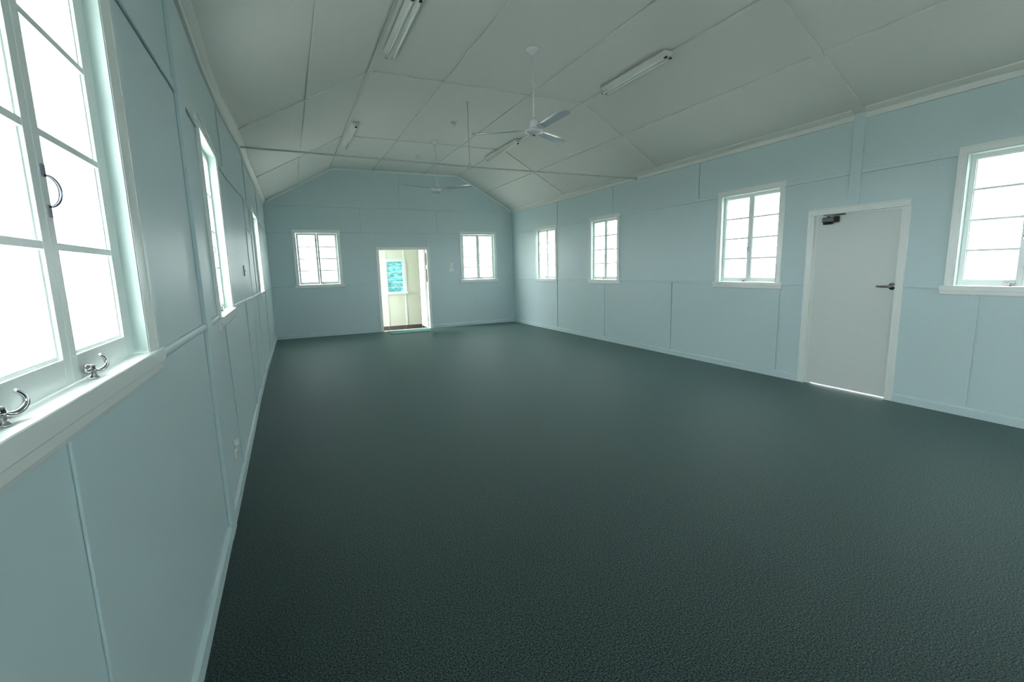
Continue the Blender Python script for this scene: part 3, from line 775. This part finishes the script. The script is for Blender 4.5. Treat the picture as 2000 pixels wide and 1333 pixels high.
# ------------------------------------------------------------------ tie rod
yt = 6.62
M['rod'] = mat('dull_white_rod_paint', (0.58, 0.61, 0.59), 0.4, 0.4)
tr = root('tie_rod', (2.93, yt, 2.93), 'thin white steel tie rod spanning the hall from wall to wall with a central hanger', 'tie rod')
MB().tube([(0.03, yt, 2.965), (2.90, yt, 2.932)], 0.011, 10).build('rod', M['rod'], tr)
MB().tube([(2.95, yt, 2.930), (5.96, yt, 2.935)], 0.010, 10).build('rod', M['rod'], tr)
MB().tube([(2.922, yt, H2), (2.925, yt, 2.96)], 0.0075, 10).build('hanger_rod', M['rod'], tr)
MB().lathe([(0.02, 0), (0.02, -0.008), (0.008, -0.014)], (2.922, yt, H2), 16).build('hanger_cap', M['rod'], tr)
MB().lathe([(0.008, 0.045), (0.020, 0.036), (0.022, -0.030), (0.016, -0.042), (0.006, -0.046)], (2.926, yt, 2.932), 16).build('coupling', M['rod'], tr)
for xx, zz in ((0.032, 2.965), (5.955, 2.935)):
    MB().lathe([(0.022, 0), (0.022, 0.014), (0.012, 0.020)] if xx < 1 else [(0.012, -0.0), (0.022, 0.006), (0.022, 0.022)], (xx - 0.012, yt, zz), 14, 'x').build('end_plate', M['rod'], tr)

# ------------------------------------------------------------------ switches, outlet, mat
def plate(name, fr, u, z, w_, h_, label, cat, m_=None, rockers=1, horiz=False, group=None, n=0.0):
    r = root(name, fr(u, n, z), label, cat, group)
    MB().box(u - w_ / 2, u + w_ / 2, n, n + 0.009, z - h_ / 2, z + h_ / 2, fr).build('cover_plate', m_ or M['plastic'], r, 0.003)
    for i in range(rockers):
        uu = u + (i - (rockers - 1) / 2) * 0.034
        MB().box(uu - 0.008, uu + 0.008, n + 0.009, n + 0.014, z - 0.013, z + 0.013, fr).build('rocker', m_ or M['plastic'], r, 0.002)
    return r
plate('fan_controller', FE, 4.234, 1.584, 0.070, 0.112, 'upright white wall controller above the light switch, beside the right end window', 'switch')
plate('light_switch', FE, 4.228, 1.462, 0.125, 0.092, 'wide white switch plate directly below the upright controller on the end wall', 'switch', rockers=3)
plate('wall_switch', FL, 5.80, 1.51, 0.070, 0.115, 'small grey switch on the left wall beyond the middle window', 'switch', M['greyplastic'])
o_ = root('power_outlet', FL(3.49, 0, 0.31), 'grey-white double power outlet low on the left wall above the skirting', 'power outlet')
MB().box(3.435, 3.545, 0, 0.012, 0.262, 0.335, FL).build('cover_plate', M['greyplastic'] if False else M['plastic'], o_, 0.004)
for uu in (3.462, 3.518):
    MB().box(uu - 0.007, uu + 0.007, 0.012, 0.018, 0.312, 0.330, FL).build('rocker', M['plastic'], o_, 0.002)
    sk = MB()
    for du, dz in ((-0.006, 0.004), (0.006, 0.004), (0, -0.008)): sk.box(uu + du - 0.0015, uu + du + 0.0015, 0.0121, 0.0128, 0.285 + dz - 0.005, 0.285 + dz + 0.005, FL)
    sk.build('socket_slot', M['black'], o_)
MB().box(3.47, 3.51, 0, 0.03, 0.345, 0.385, FL).build('adapter', M['plastic'], o_, 0.005)

mt = MB(); mt.add([(2.50, 10.99, 0.0005), (3.485, 11.07, 0.0005), (3.53, 11.69, 0.0005), (2.52, 11.66, 0.0005), (2.50, 10.99, 0.012), (3.485, 11.07, 0.012), (3.53, 11.69, 0.012), (2.52, 11.66, 0.012)],
       [(3, 2, 1, 0), (4, 5, 6, 7), (0, 1, 5, 4), (1, 2, 6, 5), (2, 3, 7, 6), (3, 0, 4, 7)])
mo = mt.build('door_mat', M['mat'], None, 0.003)
mo['label'] = 'thin teal-green mat on the carpet in front of the open end doorway'; mo['category'] = 'door mat'
